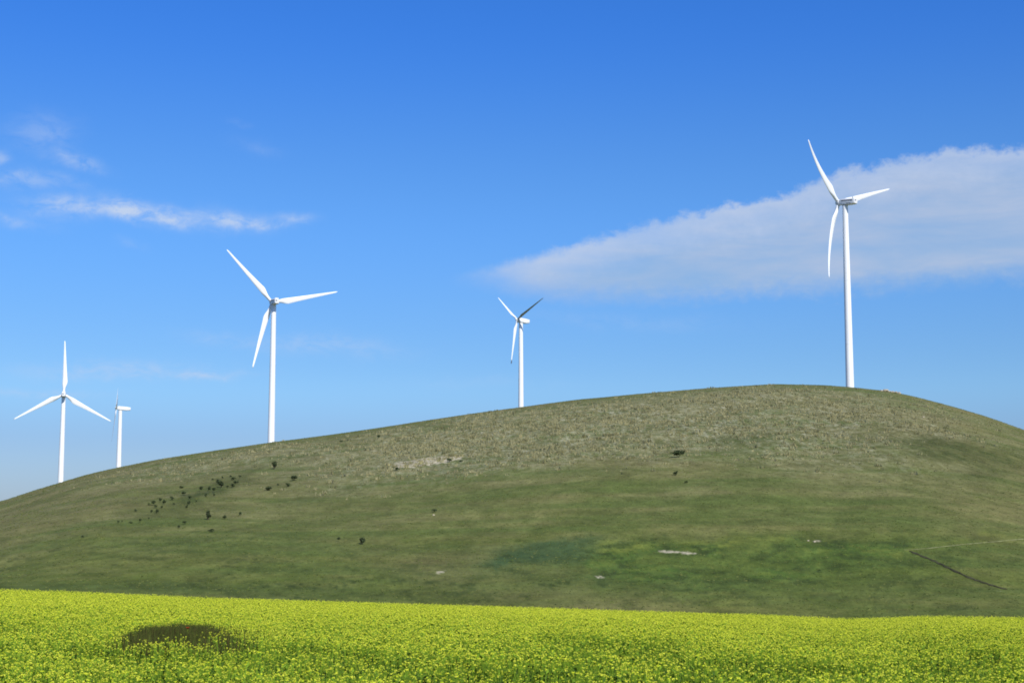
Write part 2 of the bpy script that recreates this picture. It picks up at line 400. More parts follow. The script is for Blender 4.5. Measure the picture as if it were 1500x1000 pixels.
SHR = [  # x, y(centre), w px, h px, label
 (401.8, 681.8, 8, 11, 'tall narrow dark bush standing alone high on the left slope, below the second large turbine'),
 (430.4, 700.5, 12, 7, 'wide low dark bush, rightmost of the loose row right of the bush band'),
 (422, 710, 8, 6, 'small round bush just below and left of the rightmost bush of the loose row'),
 (393, 715.5, 12, 6, 'flat wide dark bush, leftmost of the loose row right of the bush band'),
 (407, 710, 4, 3, 'tiny faint bush between the flat wide bush and the small round bush'),
 (304.4, 755.5, 9, 12, 'tallest dark bush below the bush band, left of two smaller ones'),
 (328.6, 757.7, 7, 6, 'small dark bush right beside the tallest bush below the band'),
 (351.7, 752.2, 6, 5, 'small dark bush at the right end of the trio below the band'),
 (269.8, 766, 6, 5, 'small dark bush left of the tallest one, upper of a close pair'),
 (262, 771, 5, 4, 'small dark bush left of the tallest one, lower of a close pair'),
 (310, 777, 10, 4, 'low stretched dark bush lying lowest beneath the tallest bush'),
 (338, 697.6, 4, 3, CL), (342.4, 701, 9, 4, 'flat dark bush at the upper right end of the bush band'), (351, 697.6, 4, 3, 'tiny bush at the extreme upper right tip of the bush band'),
 (346.4, 706, 9, 5, 'wide low dark bush at the right end of the band, under the flat topmost one'), (341.3, 710.8, 7, 7, 'rounded green bush at the lower right corner of the bush band'),
 (326, 699.4, 4, 4, CL), (318.2, 705, 7, 8, 'dark bush directly up left of the biggest bush in the band'), (324.4, 709.3, 10, 9, 'biggest and darkest bush in the upper right of the bush band'),
 (311.6, 702, 4, 3, CL), (306.6, 716, 6, 8, CL), (313.8, 718, 7, 7, CL), (301.3, 725, 5, 5, CL), (313.8, 725, 4, 4, CL),
 (295, 716, 8, 7, 'single dark bush with a gap around it, left of the densest part of the band'), (333.6, 712.6, 4, 4, CL),
 (265, 713.5, 7, 3, 'small flat bush standing alone above the middle of the bush band'), (269.8, 722.7, 9, 5, 'wide thin bush at the top of the middle of the bush band'),
 (277.5, 728.4, 7, 5, CL), (276.4, 736.8, 6, 5, CL), (273.6, 742.3, 5, 4, CL), (287.4, 734, 3, 3, CL),
 (252.2, 729.8, 8, 6, 'single dark bush just right of the left knot of bushes'), (254.4, 738, 4, 3, 'tiny bush right beneath the single bush near the left knot'),
 (235, 732, 6, 6, CL), (240, 736, 7, 7, CL), (224.5, 736.8, 7, 7, CL), (218.5, 738.6, 4, 3, CL), (228.7, 741.6, 6, 5, CL), (236.8, 743, 5, 4, CL),
 (230.9, 749.4, 8, 6, 'dark bush at the bottom of the left knot of bushes'), (222, 748.5, 5, 4, CL),
 (198.7, 747.8, 4, 4, 'faint lone bush left of the left knot of bushes'), (205.3, 761.7, 5, 5, 'small bush below left of the band, right one of the sparse tail'),
 (173, 764.5, 4, 4, 'leftmost tiny bush of the sparse tail of the band'), (191.7, 765, 7, 3, 'very low stretched bush in the middle of the sparse tail'),
 (218.5, 758.8, 3, 3, CL), (179, 763, 3, 2, 'tiny faint bush next to the leftmost one of the sparse tail'),
 (121, 786, 5, 3, 'faint low bush alone on the lower far left slope'),
 (635, 748, 10, 6, 'dark bush above a small white stone in the middle of the slope'),
 (530, 792.5, 12, 10, 'large round dark bush alone on the lower slope left of centre'),
 (496, 790, 6, 6, 'small faint bush left of the large round one on the lower slope'),
 (993, 665, 19, 10, 'widest dark bush on the upper slope right of centre'),
 (989, 693, 8, 7, 'small dark bush beneath the widest bush on the upper slope'),
 (1005, 706, 5, 4, 'tiny faint bush lowest of the three right of centre'),
 (555, 639.5, 5, 5, 'small dark bush near the skyline left of centre'),
 (500, 646.5, 6, 3, 'flat small bush near the skyline, left of the other skyline bush'),
 (658, 674, 9, 6, 'dark bush at the right end of the bare chalk streak'),
 (675, 675, 7, 3, 'low dark bush right of the bare chalk streak'),
 (582, 687, 8, 5, 'brownish bush below the left end of the bare chalk streak'),
]
for i, (x, y, w, h, lab) in enumerate(SHR):
    p, d = onhill(x, y+h*.45)
    kk = 1.2 if w*h > 45 else 1.25
    wm = w/F*d*kk; hm = h/F*d*kk
    me_f = shrub_mesh(wm, hm, 100+i, 1.3 if w*h > 60 else .7)
    if w*h >= 60:
        root = link('bush', None); root.location = p
        link('foliage', me_f, root); link('stem', stems_mesh(wm, hm, i), root)
    else:
        root = link('bush', me_f); root.location = p
    root.rotation_euler.z = random.uniform(-.4, .4)
    tag(root, lab, 'bush', GR if lab != CL else 'small bushes in the band on the left slope')

# pale stones
m_stone = simple('pale_stone', (.38, .33, .23), .35, 2, .95, spec=.1)
def stone_mesh(w, h, seed):
    import bmesh
    r = random.Random(seed); bm = bmesh.new(); bmesh.ops.create_icosphere(bm, subdivisions=2, radius=.5)
    for v in bm.verts:
        n = v.co.normalized(); f = 1+.18*math.sin(n.x*5+seed)+.14*math.sin(n.y*7+seed*2.1)+r.uniform(-.08, .08)
        v.co = Vector((v.co.x*w*f, v.co.y*w*.8*f, v.co.z*h*f))
    me = bpy.data.meshes.new('stone'); bm.to_mesh(me); bm.free(); me.materials.append(m_stone); return me
ST = [(1291, 572.2, 5, 2.6, 'leftmost pale rock of the rock row on the hill skyline'), (1297, 572.4, 8, 4.2, 'large pale rock left in the rock row on the hill skyline'), (1303, 573.4, 5, 2.4, 'small pale rock left of the middle of the skyline rock row'),
      (1307, 574.2, 6, 3, 'middle pale rock of the rock row on the hill skyline'), (1312, 574.8, 7, 3.2, 'pale rock right of the middle of the skyline rock row'), (1317, 576.2, 5, 4, 'rightmost upright grey rock of the skyline rock row'),
      (635, 754, 4, 2.5, 'small white stone right below a dark bush in mid slope'), (1193, 793.5, 4, 3, 'white stone, larger one on the green lower slope'), (1184, 791.5, 3, 2, 'white stone, smaller one on the green lower slope'),
      (1353, 611, 4, 2.5, 'small pale stone below the skyline at upper right')]
for i, (x, y, w, h, lab) in enumerate(ST):
    p, d = onhill(x, y+.5)
    o = link('rock', stone_mesh(w/F*d, h/F*d, i+3)); o.location = p+Vector((0, 0, h/F*d*.22)); tag(o, lab, 'rock', 'pale rocks on the hill')

# ------------------------------------------------------------------ wind turbines
def white(name, c=(.80, .81, .80), var=.035):
    m, N, out = material(name)
    tc = N.n('ShaderNodeTexCoord').outputs['Object']
    n = N.noise(N.mapping(tc, (1, 1, .12)), .6, 4)
    v = N.mr(n, .3, .7, 1-var, 1+var)
    cc = N.mix(1, C(*c), N.n('ShaderNodeCombineColor', {0: v, 1: v, 2: v}).outputs[0], 'MULTIPLY')
    b = N.n('ShaderNodeBsdfPrincipled', {'Base Color': cc, 'Roughness': .42, 'Specular IOR Level': .4})
    N.set(out.inputs[0], b.outputs[0]); return m
m_tower = white('tower_paint'); m_blade = white('blade_gelcoat', (.82, .83, .82)); m_nac = white('nacelle_paint', (.74, .75, .75))
m_greyp = simple('grey_panel', (.22, .23, .25), .15, 1, .5); m_darkp = simple('dark_panel', (.05, .055, .07), .2, 1, .5)
m_steel = simple('galvanised_steel', (.35, .36, .37), .15, 2, .45, metal=.4)
def blade_mesh(Rb, cmax, pitch, bend, cone, r0, brake=False):
    """local frame: +Z along the blade, +Y upwind, +X in the rotor plane."""
    mb = MB(); rings = []; n = 20
    st = np.concatenate([np.linspace(0, .3, 12), np.linspace(.34, 1, 20)])
    end = 1.0 if not brake else .93
    for s in st:
        if s > end: s = end
        r = r0+s*(Rb-r0)
        if s < .05: ch = 2.0*cmax/4; th = 1.0
        elif s < .21: q = (s-.05)/.16; q = q*q*(3-2*q); ch = cmax*(.5+.5*q); th = 1-.72*q
        else: q = (s-.21)/.79; ch = cmax*(1-.80*q**.85); th = .28-.14*q
        if s > .975: ch *= max(.3, 1-((s-.975)/.025)**2*.75)
        tw = pitch+R(8)*(1-min(1, s/.8))**1.6*(1 if s > .03 else 1)
        if pitch < 1: tw = -tw            # leading edge turned upwind toward the root
        yo = math.tan(cone)*r-bend*s**2
        ring = []
        for i in range(n):
            a = 2*math.pi*i/n
            x = math.cos(a)*.5; y = math.sin(a)*.5*th
            sharp = min(1, max(0, (s-.05)/.16))
            x2 = x+.2*sharp                       # pitch axis toward the leading edge
            if x > 0: y *= 1-sharp*.75*(x/.5)**1.3
            X = x2*ch; Y = y*ch
            ring.append(Vector((X*math.cos(tw)-Y*math.sin(tw), yo+X*math.sin(tw)+Y*math.cos(tw), r)))
        rings.append(ring)
        if s >= end: break
    mb.rings(rings); return mb
m_bladeg = white('blade_painted_shade', (.36, .38, .41))  # darker grey puts the shade of one blade's unlit face into its colour
def turbine(T, heading, phis, Rb, label, tilt=5, pitch=2, bend=2.6, cone=2.5, cmax=4.0, r_top=1.55, r_bot=2.35, nac=(10.5, 3.4, 3.6), overhang=4.2, style='a', rot=0, chord_dir=1, brake=None, grey=None):
    hub = world(T['x'], T['y'], T['d'])
    H = R(heading); ax = Vector((math.sin(H)*math.cos(R(tilt)), math.cos(H)*math.cos(R(tilt)), math.sin(R(tilt))))
    bx, by = hub.x-math.sin(H)*overhang, hub.y-math.cos(H)*overhang
    gz = float(terrain(math.atan2(bx, by), math.hypot(bx, by)))
    root = link('wind_turbine', None); root.location = (bx, by, gz)
    tag(root, label, 'wind turbine', 'white wind turbines behind the hill')
    org = Vector((bx, by, gz))
    top = hub.z-gz-nac[2]*.5-.35-math.sin(R(tilt))*overhang
    # tower
    mb = MB(); n = 40
    zs = np.linspace(-2, top, 30)
    mb.rings([[Vector((math.cos(6.28318*i/n), math.sin(6.28318*i/n), 0))*(r_bot+(r_top-r_bot)*max(0, z/top))+Vector((0, 0, z)) for i in range(n)] for z in zs])
    tw = mb.build('tower', m_tower, root, auto=50)
    for fr in (.3, .62, .985):
        z = top*fr; rr = r_bot+(r_top-r_bot)*fr+.035
        mb = MB(); mb.rings([[Vector((math.cos(6.28318*i/n)*rr, math.sin(6.28318*i/n)*rr, zz)) for i in range(n)] for zz in (z-.12, z+.12)])
        mb.build('flange', m_nac, tw, auto=40)
    mb = MB(); mb.rings([[Vector((math.cos(6.28318*i/n)*rr_, math.sin(6.28318*i/n)*rr_, zz)) for i in range(n)] for rr_, zz in ((r_top*.96, top-.05), (r_top*1.04, top+.25), (r_top*1.04, top+.75))])
    mb.build('yaw_ring', m_greyp, root, auto=40)
    # frame: Y along axis (upwind), Z up, X right
    yv = ax; xv = yv.cross(Vector((0, 0, 1))).normalized(); zv = xv.cross(yv)
    M = Matrix((xv, yv, zv)).transposed().to_4x4(); M.translation = hub-org
    L, W, Hn = nac
    def sec(y, sx, sz, dz=0, p=.34, n=28):
        out = []
        for i in range(n):
            a = 6.28318*i/n; c, s = math.cos(a), math.sin(a)
            out.append(M @ Vector((math.copysign(abs(c)**p, c)*sx*W/2, y, math.copysign(abs(s)**p, s)*sz*Hn/2+dz)))
        return out
    y1 = -1.5; y0 = y1-L
    mb = MB()
    if style == 'a':
        prof = [(y1+.35, .62, .62, 0), (y1, .86, .86, 0), (y1-1.2, 1, 1, 0), (y1-L*.6, 1, 1, .0), (y0+1.2, .96, .94, .08), (y0+.25, .88, .84, .12), (y0, .76, .72, .14)]
    else:
        prof = [(y1+.35, .7, .66, 0), (y1, .92, .9, 0), (y1-1.0, 1, 1, 0), (y1-L*.7, 1, 1, 0), (y0+.4, .94, .78, .28), (y0, .84, .66, .34)]
    mb.rings([sec(*q) for q in prof]); nc = mb.build('nacelle', m_nac, root, auto=35)
    def box(name, c, s, mat, par):
        mb = MB(); x, y, z = c; a, b_, d = s[0]/2, s[1]/2, s[2]/2
        vs = [M @ Vector((x+i*a, y+j*b_, z+k_*d)) for i in (-1, 1) for j in (-1, 1) for k_ in (-1, 1)]
        mb.add(vs, [(0, 1, 3, 2), (4, 6, 7, 5), (0, 4, 5, 1), (2, 3, 7, 6), (0, 2, 6, 4), (1, 5, 7, 3)])
        return mb.build(name, mat, par, smooth=False)
    if style == 'a':
        for sx in (-1, 1):
            box('side_band', (sx*W*.5, y1-L*.5, Hn*.19), (.10, L*.74, Hn*.13), m_darkp, nc)
            box('side_vent', (sx*W*.5, y1-L*.62, -Hn*.26), (.12, L*.30, Hn*.10), m_greyp, nc)
        box('rear_vent', (-.15*W, y0-.02, .32*Hn*.5), (W*.24, .16, Hn*.18), m_darkp, nc)
        box('roof_cooler', (0, y0+1.6, Hn*.5+.30), (W*.7, .9, .55), m_nac, nc)
    else:
        box('rear_vent', (0, y0-.02, .3), (W*.4, .12, Hn*.2), m_greyp, nc)
    mast = box('mast', (.5, y0+2.9, Hn*.5+.75), (.09, .09, 1.5), m_steel, nc)
    # hub and spinner
    mb = MB(); rs = []
    hr = 1.75 if style == 'a' else 1.45
    for y, r in ((-1.25, .8), (-1.15, .95), (-.5, 1), (.6, .97), (1.2, .82), (1.7, .55), (2.0, .22), (2.06, .02)):
        rs.append([M @ Vector((math.cos(6.28318*i/24)*r*hr, y, math.sin(6.28318*i/24)*r*hr)) for i in range(24)])
    mb.rings(rs); mb.build('hub', m_nac, root, auto=50)
    for bi, ph in enumerate(phis):
        br = brake == bi
        mb = blade_mesh(Rb, cmax, R(pitch), bend, R(cone), hr*.8, br)
        # rotate about Y so local Z points at clock angle ph (screen right positive)
        Q = M @ Matrix.Rotation(R(ph), 4, 'Y')
        if chord_dir < 0: Q = Q @ Matrix.Scale(-1, 4, (1, 0, 0))
        mb.v = [tuple(Q @ Vector(v)) for v in mb.v]
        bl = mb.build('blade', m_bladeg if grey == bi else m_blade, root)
        if br:   # the outer tip is turned across the blade as an aerodynamic brake
            mt = MB(); rings = []
            for s in np.linspace(.937, 1, 6):
                yo = math.tan(R(cone))*(hr*.8+s*(Rb-hr*.8))-bend*s**2
                rings.append([Q @ Vector((math.cos(a)*1.0*(1-.3*(s-.93)/.07), yo+math.sin(a)*.16, hr*.8+s*(Rb-hr*.8))) for a in np.linspace(0, 2*np.pi, 12, False)])
            mt.rings(rings); mt.build('blade_tip', m_greyp, bl)
    return root
turbine(TURB[0], -40.5, (-48, -168, 72), 45.3, 'tallest white turbine on the right summit against the grey cloud, with curved blades', bend=8.0, cone=6, pitch=4, overhang=4.4, chord_dir=1)
turbine(TURB[1], -25, (-45, -165.5, 77.5), 45.3, 'large white turbine left of centre with one blade pointing right above the slope', bend=3, cone=2)
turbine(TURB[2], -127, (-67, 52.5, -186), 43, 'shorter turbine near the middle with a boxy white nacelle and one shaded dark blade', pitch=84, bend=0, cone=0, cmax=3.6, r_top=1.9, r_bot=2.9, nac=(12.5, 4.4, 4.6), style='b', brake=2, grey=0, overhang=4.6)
turbine(TURB[3], -16, (-1, -119, 119), 42.5, 'leftmost white turbine with one blade straight up and two pointing down', bend=1, cone=1)
turbine(TURB[4], -106, (48, -72, 172), 43, 'smallest farthest turbine seen side on, with its long nacelle pointing right', pitch=14, bend=0, cone=1, cmax=3.2, r_top=2.2, r_bot=3.5, nac=(16, 4.8, 4.8), style='b', overhang=5)

# ------------------------------------------------------------------ rapeseed crop
def at_crop(x, y):
    a_, e_ = ray(x, y); a_ = float(a_); dd = np.linspace(20, D_EDGE, 3000)
    ee = canopy(np.full_like(dd, a_), dd)/dd; k_ = int(np.argmin(np.abs(ee-float(e_)))); return a_, dd[k_]
m_pet = simple('petal_yellow', (.84, .84, .09), .12, 8, .8, .35, .1, objrand=.12)
m_pet2 = simple('petal_lime', (.72, .80, .035), .12, 8, .8, .35, .1, objrand=.12)
m_stem = simple('crop_stem', (.20, .32, .025), .2, 8, .8, .2, .1, objrand=.15)
m_leaf = simple('crop_leaf', (.075, .135, .022), .25, 6, .9, .25, .0, objrand=.2)
m_weed = simple('weed_blade', (.050, .060, .014), .35, 4, .9, .15, .1)
CM = [m_pet, m_pet2, m_stem, m_leaf]
def crop_plant(seed, heads, green=False):
    r = np.random.default_rng(seed); V_ = []; Fq = []; Mi = []
    def quad(a, b_, c, d, m):
        k_ = len(V_); V_.extend([a, b_, c, d]); Fq.append((k_, k_+1, k_+2, k_+3)); Mi.append(m)
    H = .95
    for i in range(heads):
        a = r.uniform(0, 2*np.pi); rad = r.uniform(.02, .21); hh = H*r.uniform(.62, 1.01)
        top = np.array([math.cos(a)*rad, math.sin(a)*rad, hh]); bot = np.array([top[0]*.3, top[1]*.3, H*.35])
        sd = np.array([-math.sin(a+.6), math.cos(a+.6), 0])*.006
        quad(bot-sd, bot+sd, top+sd*.7, top-sd*.7, 2)
        sd2 = np.array([sd[1], -sd[0], 0]); quad(bot-sd2, bot+sd2, top+sd2*.7, top-sd2*.7, 2)
        # side pods / upper leaves
        for j in range(2):
            t = r.uniform(.45, .9); c = bot+(top-bot)*t; b2 = r.uniform(0, 6.28); o = np.array([math.cos(b2), math.sin(b2), r.uniform(-.1, .7)])*r.uniform(.05, .11); w = np.cross(o, [0, 0, 1])*.22
            quad(c, c+o*.5+w, c+o, c+o*.5-w, 3 if r.random() < .6 else 2)
        if green and r.random() < .88: continue
        R0 = r.uniform(.013, .025)
        for j in range(9):
            d = r.normal(0, 1, 3); d /= np.linalg.norm(d); d[2] = abs(d[2])*.9-.25
            c = top+d*R0*np.array([1, 1, 1.1]); t1 = r.normal(0, 1, 3); t1 /= np.linalg.norm(t1); t2 = np.cross(t1, d); t2 /= np.linalg.norm(t2)+1e-6; s = r.uniform(.0075, .0125)
            quad(c-t1*s, c-t2*s, c+t1*s, c+t2*s, 0 if r.random() < .72 else 1)
    for i in range(7 if not green else 12):
        a = r.uniform(0, 6.28); z = H*r.uniform(.25, .75 if not green else .88); o = np.array([math.cos(a), math.sin(a), r.uniform(.1, .6)])*r.uniform(.10, .2); w = np.array([-math.sin(a), math.cos(a), 0])*r.uniform(.02, .04)
        c = np.array([0, 0, z]); quad(c, c+o*.5+w, c+o, c+o*.5-w, 3)
    me = mesh_np('crop_plant', np.array(V_), np.array(Fq), 4, CM, Mi)
    return me
protos = []
for i in range(6): protos.append(bpy.data.objects.new('crop_plant', crop_plant(40+i, 4 if i < 3 else 7)))
for i in range(3): protos.append(bpy.data.objects.new('crop_plant', crop_plant(60+i, 5, True)))
# plant positions
n = 225000
u = rng.random(n); d = np.sqrt(19**2+u*((D_EDGE-.3)**2-19**2)); a = rng.uniform(-36*deg, 36*deg, n)
keep_near = rng.random(n) < np.where(d < 45, 1, .8)
a, d = a[keep_near], d[keep_near]; n = len(a)
cz = canopy(a, d); px, py = unray(a, cz/d)
def g2(cx, cy, sx, sy, ang=0):
    c, s_ = math.cos(R(ang)), math.sin(R(ang)); uu = ((px-cx)*c+(py-cy)*s_)/sx; vv = (-(px-cx)*s_+(py-cy)*c)/sy
    return np.exp(-(uu*uu+vv*vv))
thin = g2(400, 946, 75, 7, 2)*.8+g2(490, 952, 60, 9, 6)*.8+g2(440, 968, 70, 10)*.5+g2(150, 950, 110, 10, 3)*.55+g2(330, 940, 60, 9, 6)*.5+g2(300, 960, 90, 12)*.4+g2(530, 975, 60, 10)*.5 \
      + g2(720, 990, 90, 10)*.5+g2(1130, 975, 90, 12)*.45+g2(1400, 975, 80, 16)*.45+g2(1380, 935, 120, 9)*.3+g2(780, 940, 180, 8)*.25+g2(1010, 985, 60, 8)*.4+g2(20, 940, 40, 6)*.3
X = d*np.sin(a); Y = d*np.cos(a)
pn = (vnoise(X, Y*.6, .35, 1)*.5+vnoise(X, Y*.7, .9, 2)*.3+vnoise(X, Y, 2.2, 3)*.2-.5)*3.2
thin = np.clip(thin*1.25+np.clip(pn-.12, -.15, 1)*.75*np.clip((75-d)/30, 0, 1)+.08+np.clip((52-d)/28, 0, .34), 0, .95)
_a, HD = at_crop(258, 926); HX, HY = HD*math.sin(_a), HD*math.cos(_a)
hq = ((X-HX+(Y-HY)*.10)/1.25)**2+((Y-HY)/5.6)**2
hq2 = ((X-HX-1.7+(Y-HY)*.10)/1.1)**2+((Y-HY+2.2)/1.9)**2
hq = hq+.9*(vnoise(X, Y*.6, 1.6, 8)-.5)+.5*(vnoise(X, Y*.6, 4.5, 9)-.5)
gap = rng.random(n) < np.clip(pn-.35, 0, .6)*np.clip((50-d)/20, 0, 1)
hole = (rng.random(n) > np.clip((hq-.45)/1.1, .015, 1)) | (rng.random(n) > np.clip((hq2-.3)/.8, .35, 1))
thin = np.clip(thin+np.clip((38-d)/20, 0, .30), 0, .95); thin[d > 65] *= .3
isg = rng.random(n) < thin
var = np.where(isg, rng.integers(6, 9, n), rng.integers(0, 3, n)+3*(rng.random(n) < np.clip((d-38)/26, .12, 1))).astype(np.int32)
keep = ~(hole | gap)
P = np.stack([X, Y, terrain(a, d)], -1)[keep]; var = var[keep]; isg = isg[keep]
hs = (rng.normal(1, np.where(d[keep] > 60, .03, .06), len(P))*np.where(isg, .93-.16*np.clip(thin[keep], 0, 1), 1)).astype(np.float32)
pm_ = bpy.data.meshes.new('rapeseed_crop'); pm_.vertices.add(len(P)); pm_.vertices.foreach_set('co', P.astype(np.float32).ravel())
for nm, ty, arr in (('var', 'INT', var), ('hs', 'FLOAT', hs), ('rz', 'FLOAT', rng.uniform(0, 6.28, len(P)).astype(np.float32))):
    at = pm_.attributes.new(nm, ty, 'POINT'); at.data.foreach_set('value', arr)
crop = link('rapeseed_crop', pm_)
tag(crop, 'yellow flowering rapeseed crop filling the foreground', 'crop', kind='stuff')
ng = bpy.data.node_groups.new('crop_scatter', 'GeometryNodeTree')
ng.interface.new_socket('Geometry', in_out='INPUT', socket_type='NodeSocketGeometry'); ng.interface.new_socket('Geometry', in_out='OUTPUT', socket_type='NodeSocketGeometry')
nn = ng.nodes; L = ng.links
gi_ = nn.new('NodeGroupInput'); go_ = nn.new('NodeGroupOutput')
m2p = nn.new('GeometryNodeMeshToPoints'); L.new(gi_.outputs[0], m2p.inputs['Mesh'])
g2i = nn.new('GeometryNodeGeometryToInstance')
for p in reversed(protos):
    oi = nn.new('GeometryNodeObjectInfo'); oi.inputs['Object'].default_value = p
    L.new(oi.outputs['Geometry'], g2i.inputs[0])
iop = nn.new('GeometryNodeInstanceOnPoints'); L.new(m2p.outputs[0], iop.inputs['Points']); L.new(g2i.outputs[0], iop.inputs['Instance'])
iop.inputs['Pick Instance'].default_value = True
def attr(nm, ty):
    q = nn.new('GeometryNodeInputNamedAttribute'); q.data_type = ty; q.inputs['Name'].default_value = nm; return q.outputs['Attribute']
L.new(attr('var', 'INT'), iop.inputs['Instance Index'])
cx = nn.new('ShaderNodeCombineXYZ'); L.new(attr('rz', 'FLOAT'), cx.inputs[2]); L.new(cx.outputs[0], iop.inputs['Rotation'])
L.new(attr('hs', 'FLOAT'), iop.inputs['Scale'])
L.new(iop.outputs[0], go_.inputs[0])
crop.modifiers.new('scatter', 'NODES').node_group = ng

# dark weedy clump in the crop
m_w2 = simple('weed_blade_olive', (.10, .135, .022), .3, 4, .9, .2, .1)
m_w3 = simple('weed_blade_brown', (.10, .085, .026), .3, 4, .9, .2, .1)
n = 46000
wx = rng.normal(0, 1, n); 
aw = []; dw = []
a0, d0 = _a, HD
U = rng.random(n)**.5; TH = rng.uniform(0, 6.283, n)
lx = U*np.cos(TH)*1.38*(1+.12*np.sin(TH*5+1)); ly = U*np.sin(TH)*5.9*(1+.10*np.sin(TH*7))
lx2 = lx+ly*-.10; cx0, cy0 = d0*math.sin(a0), d0*math.cos(a0)
wX = cx0+lx2; wY = cy0+ly
az_, dd_ = np.arctan2(wX, wY), np.hypot(wX, wY)
bz = terrain(az_, dd_)
lx2 = lx2+np.where(rng.random(n) < .10, rng.uniform(.2, 1.8, n), 0)+rng.normal(0, .14, n)
wX = cx0+lx2; az_, dd_ = np.arctan2(wX, wY), np.hypot(wX, wY); bz = terrain(az_, dd_)
hh = rng.uniform(.62, 1.10, n)**1.0*(1.06-.22*U**3)*(1+.06*np.sin(wX*4)*np.sin(wY*2.2))
th = rng.uniform(0, 6.28, n); w = rng.uniform(.010, .022, n)
bp = np.stack([wX, wY, bz], -1); dx = np.stack([np.cos(th)*w, np.sin(th)*w, 0*w], -1)
tip = bp+np.stack([rng.normal(0, .09, n), rng.normal(0, .09, n), hh], -1); mid = (bp+tip)/2+np.stack([rng.normal(0, .03, n), rng.normal(0, .03, n), 0*w], -1)
Vw = np.stack([bp-dx, bp+dx, mid+dx*.8, tip, mid-dx*.8], 1).reshape(-1, 3)-np.array([cx0, cy0, 0])
wd = link('weed_patch', mesh_np('weed_patch', Vw, np.arange(len(Vw)), 5, [m_weed, m_w2, m_w3], rng.choice([0, 0, 1, 2], n)))
wd.location = (cx0, cy0, 0)
tag(wd, 'dark brown green patch of flowerless weeds in the yellow crop at lower left', 'weeds', kind='stuff')

# red poppy at the edge of the weeds
m_red = simple('poppy_petal', (.62, .07, .015), .15, 30, .7, .3)
a0, d0 = at_crop(275, 927)
root = link('poppy', None); root.location = (d0*math.sin(a0), d0*math.cos(a0), float(terrain(a0, d0)))
tag(root, 'single small red poppy among yellow flowers beside the dark weeds', 'poppy')
mb = MB()
hp = 1.08
mb.rings([[Vector((math.cos(k_*1.2566)*r_, math.sin(k_*1.2566)*r_, z)) for k_ in range(5)] for r_, z in ((.006, 0), (.005, hp*.5), (.004, hp-.02))]); mb.build('stem', m_stem, root)
for k_ in range(4):
    mb = MB(); a_ = k_*math.pi/2; vs = []
    for i in range(5):
        for j in range(5):
            rr = .005+i*.014; an = a_+(j-2)*.42*(1 if i < 4 else .8); vs.append((math.cos(an)*rr, math.sin(an)*rr, hp-.02+.055*(i/4)**.7+.004*math.sin(j*3+k_)))
    mb.add(vs, [(i*5+j, i*5+j+1, (i+1)*5+j+1, (i+1)*5+j) for i in range(4) for j in range(4)]); mb.build('petal', m_red, root)

# ------------------------------------------------------------------ light and sky
SUN_EL, SUN_AZ = 39.0, 152.0          # azimuth clockwise from +Y: right and behind the camera
sd = Vector((math.sin(R(SUN_AZ))*math.cos(R(SUN_EL)), math.cos(R(SUN_AZ))*math.cos(R(SUN_EL)), math.sin(R(SUN_EL))))
sl = bpy.data.lights.new('sun', 'SUN'); sl.energy = 5.0; sl.angle = R(.53); sl.color = (1, .955, .88)
so = bpy.data.objects.new('sun', sl); COL.objects.link(so); so.rotation_euler = sd.to_track_quat('Z', 'Y').to_euler()
w_ = bpy.data.worlds.new('World'); sc.world = w_; w_.use_nodes = True
N = NT(w_.node_tree)
sky = N.n('ShaderNodeTexSky', sky_type='NISHITA', sun_disc=False, sun_elevation=R(SUN_EL), sun_rotation=R(SUN_AZ), altitude=200, air_density=1.0, dust_density=.35, ozone_density=2.2)
gen = N.n('ShaderNodeTexCoord').outputs['Generated']
sx = N.n('ShaderNodeSeparateXYZ', {0: gen})
hz = N.m('SQRT', N.m('ADD', N.m('MULTIPLY', sx.outputs[0], sx.outputs[0]), N.m('MULTIPLY', sx.outputs[1], sx.outputs[1])))
azn = N.m('ARCTAN2', sx.outputs[0], sx.outputs[1]); el = N.m('ARCTAN2', sx.outputs[2], hz)
# azimuth / elevation in units of 1/2200 rad
U_ = N.m('MULTIPLY', azn, F); E_ = N.m('MULTIPLY', el, F)
def ue(x, y):
    a_, e_ = ray(x, y); return float(a_)*F, math.atan(float(e_))*F
cv = N.n('ShaderNodeCombineXYZ', {0: U_, 1: E_, 2: 0.0}).outputs[0]
w1 = N.n('ShaderNodeTexNoise', {'Vector': cv, 'Scale': .012, 'Detail': 5, 'Roughness': .62}).outputs['Color']
ws = N.n('ShaderNodeSeparateXYZ', {0: w1})
Uw = N.m('ADD', U_, N.m('MULTIPLY', N.m('SUBTRACT', ws.outputs[0], .5), 50)); Ew = N.m('ADD', E_, N.m('MULTIPLY', N.m('SUBTRACT', ws.outputs[1], .5), 34))
# large wedge of cloud on the right
def fcurve(pts, lo, hi):
    fc = N.n('ShaderNodeFloatCurve', {'Value': N.mr(U_, lo[0], hi[0], 0, 1)})
    c = fc.mapping.curves[0]
    q = [((ue(*p)[0]-lo[0])/(hi[0]-lo[0]), (ue(*p)[1]-lo[1])/(hi[1]-lo[1])) for p in pts]
    c.points[0].location = q[0]; c.points[1].location = q[-1]
    for p in q[1:-1]: c.points.new(*p)
    for p in c.points: p.handle_type = 'AUTO'
    fc.mapping.use_clip = False; fc.mapping.update()
    return N.m('ADD', N.m('MULTIPLY', fc.outputs[0], hi[1]-lo[1]), lo[1])
lo = (ue(600, 500)[0], ue(750, 500)[1]); hi = (ue(1600, 500)[0], ue(750, 100)[1])
top_e = fcurve([(610, 412), (680, 398), (760, 378), (850, 354), (940, 328), (1040, 306), (1130, 288), (1180, 272), (1240, 246), (1320, 232), (1400, 214), (1500, 212), (1590, 200)], lo, hi)
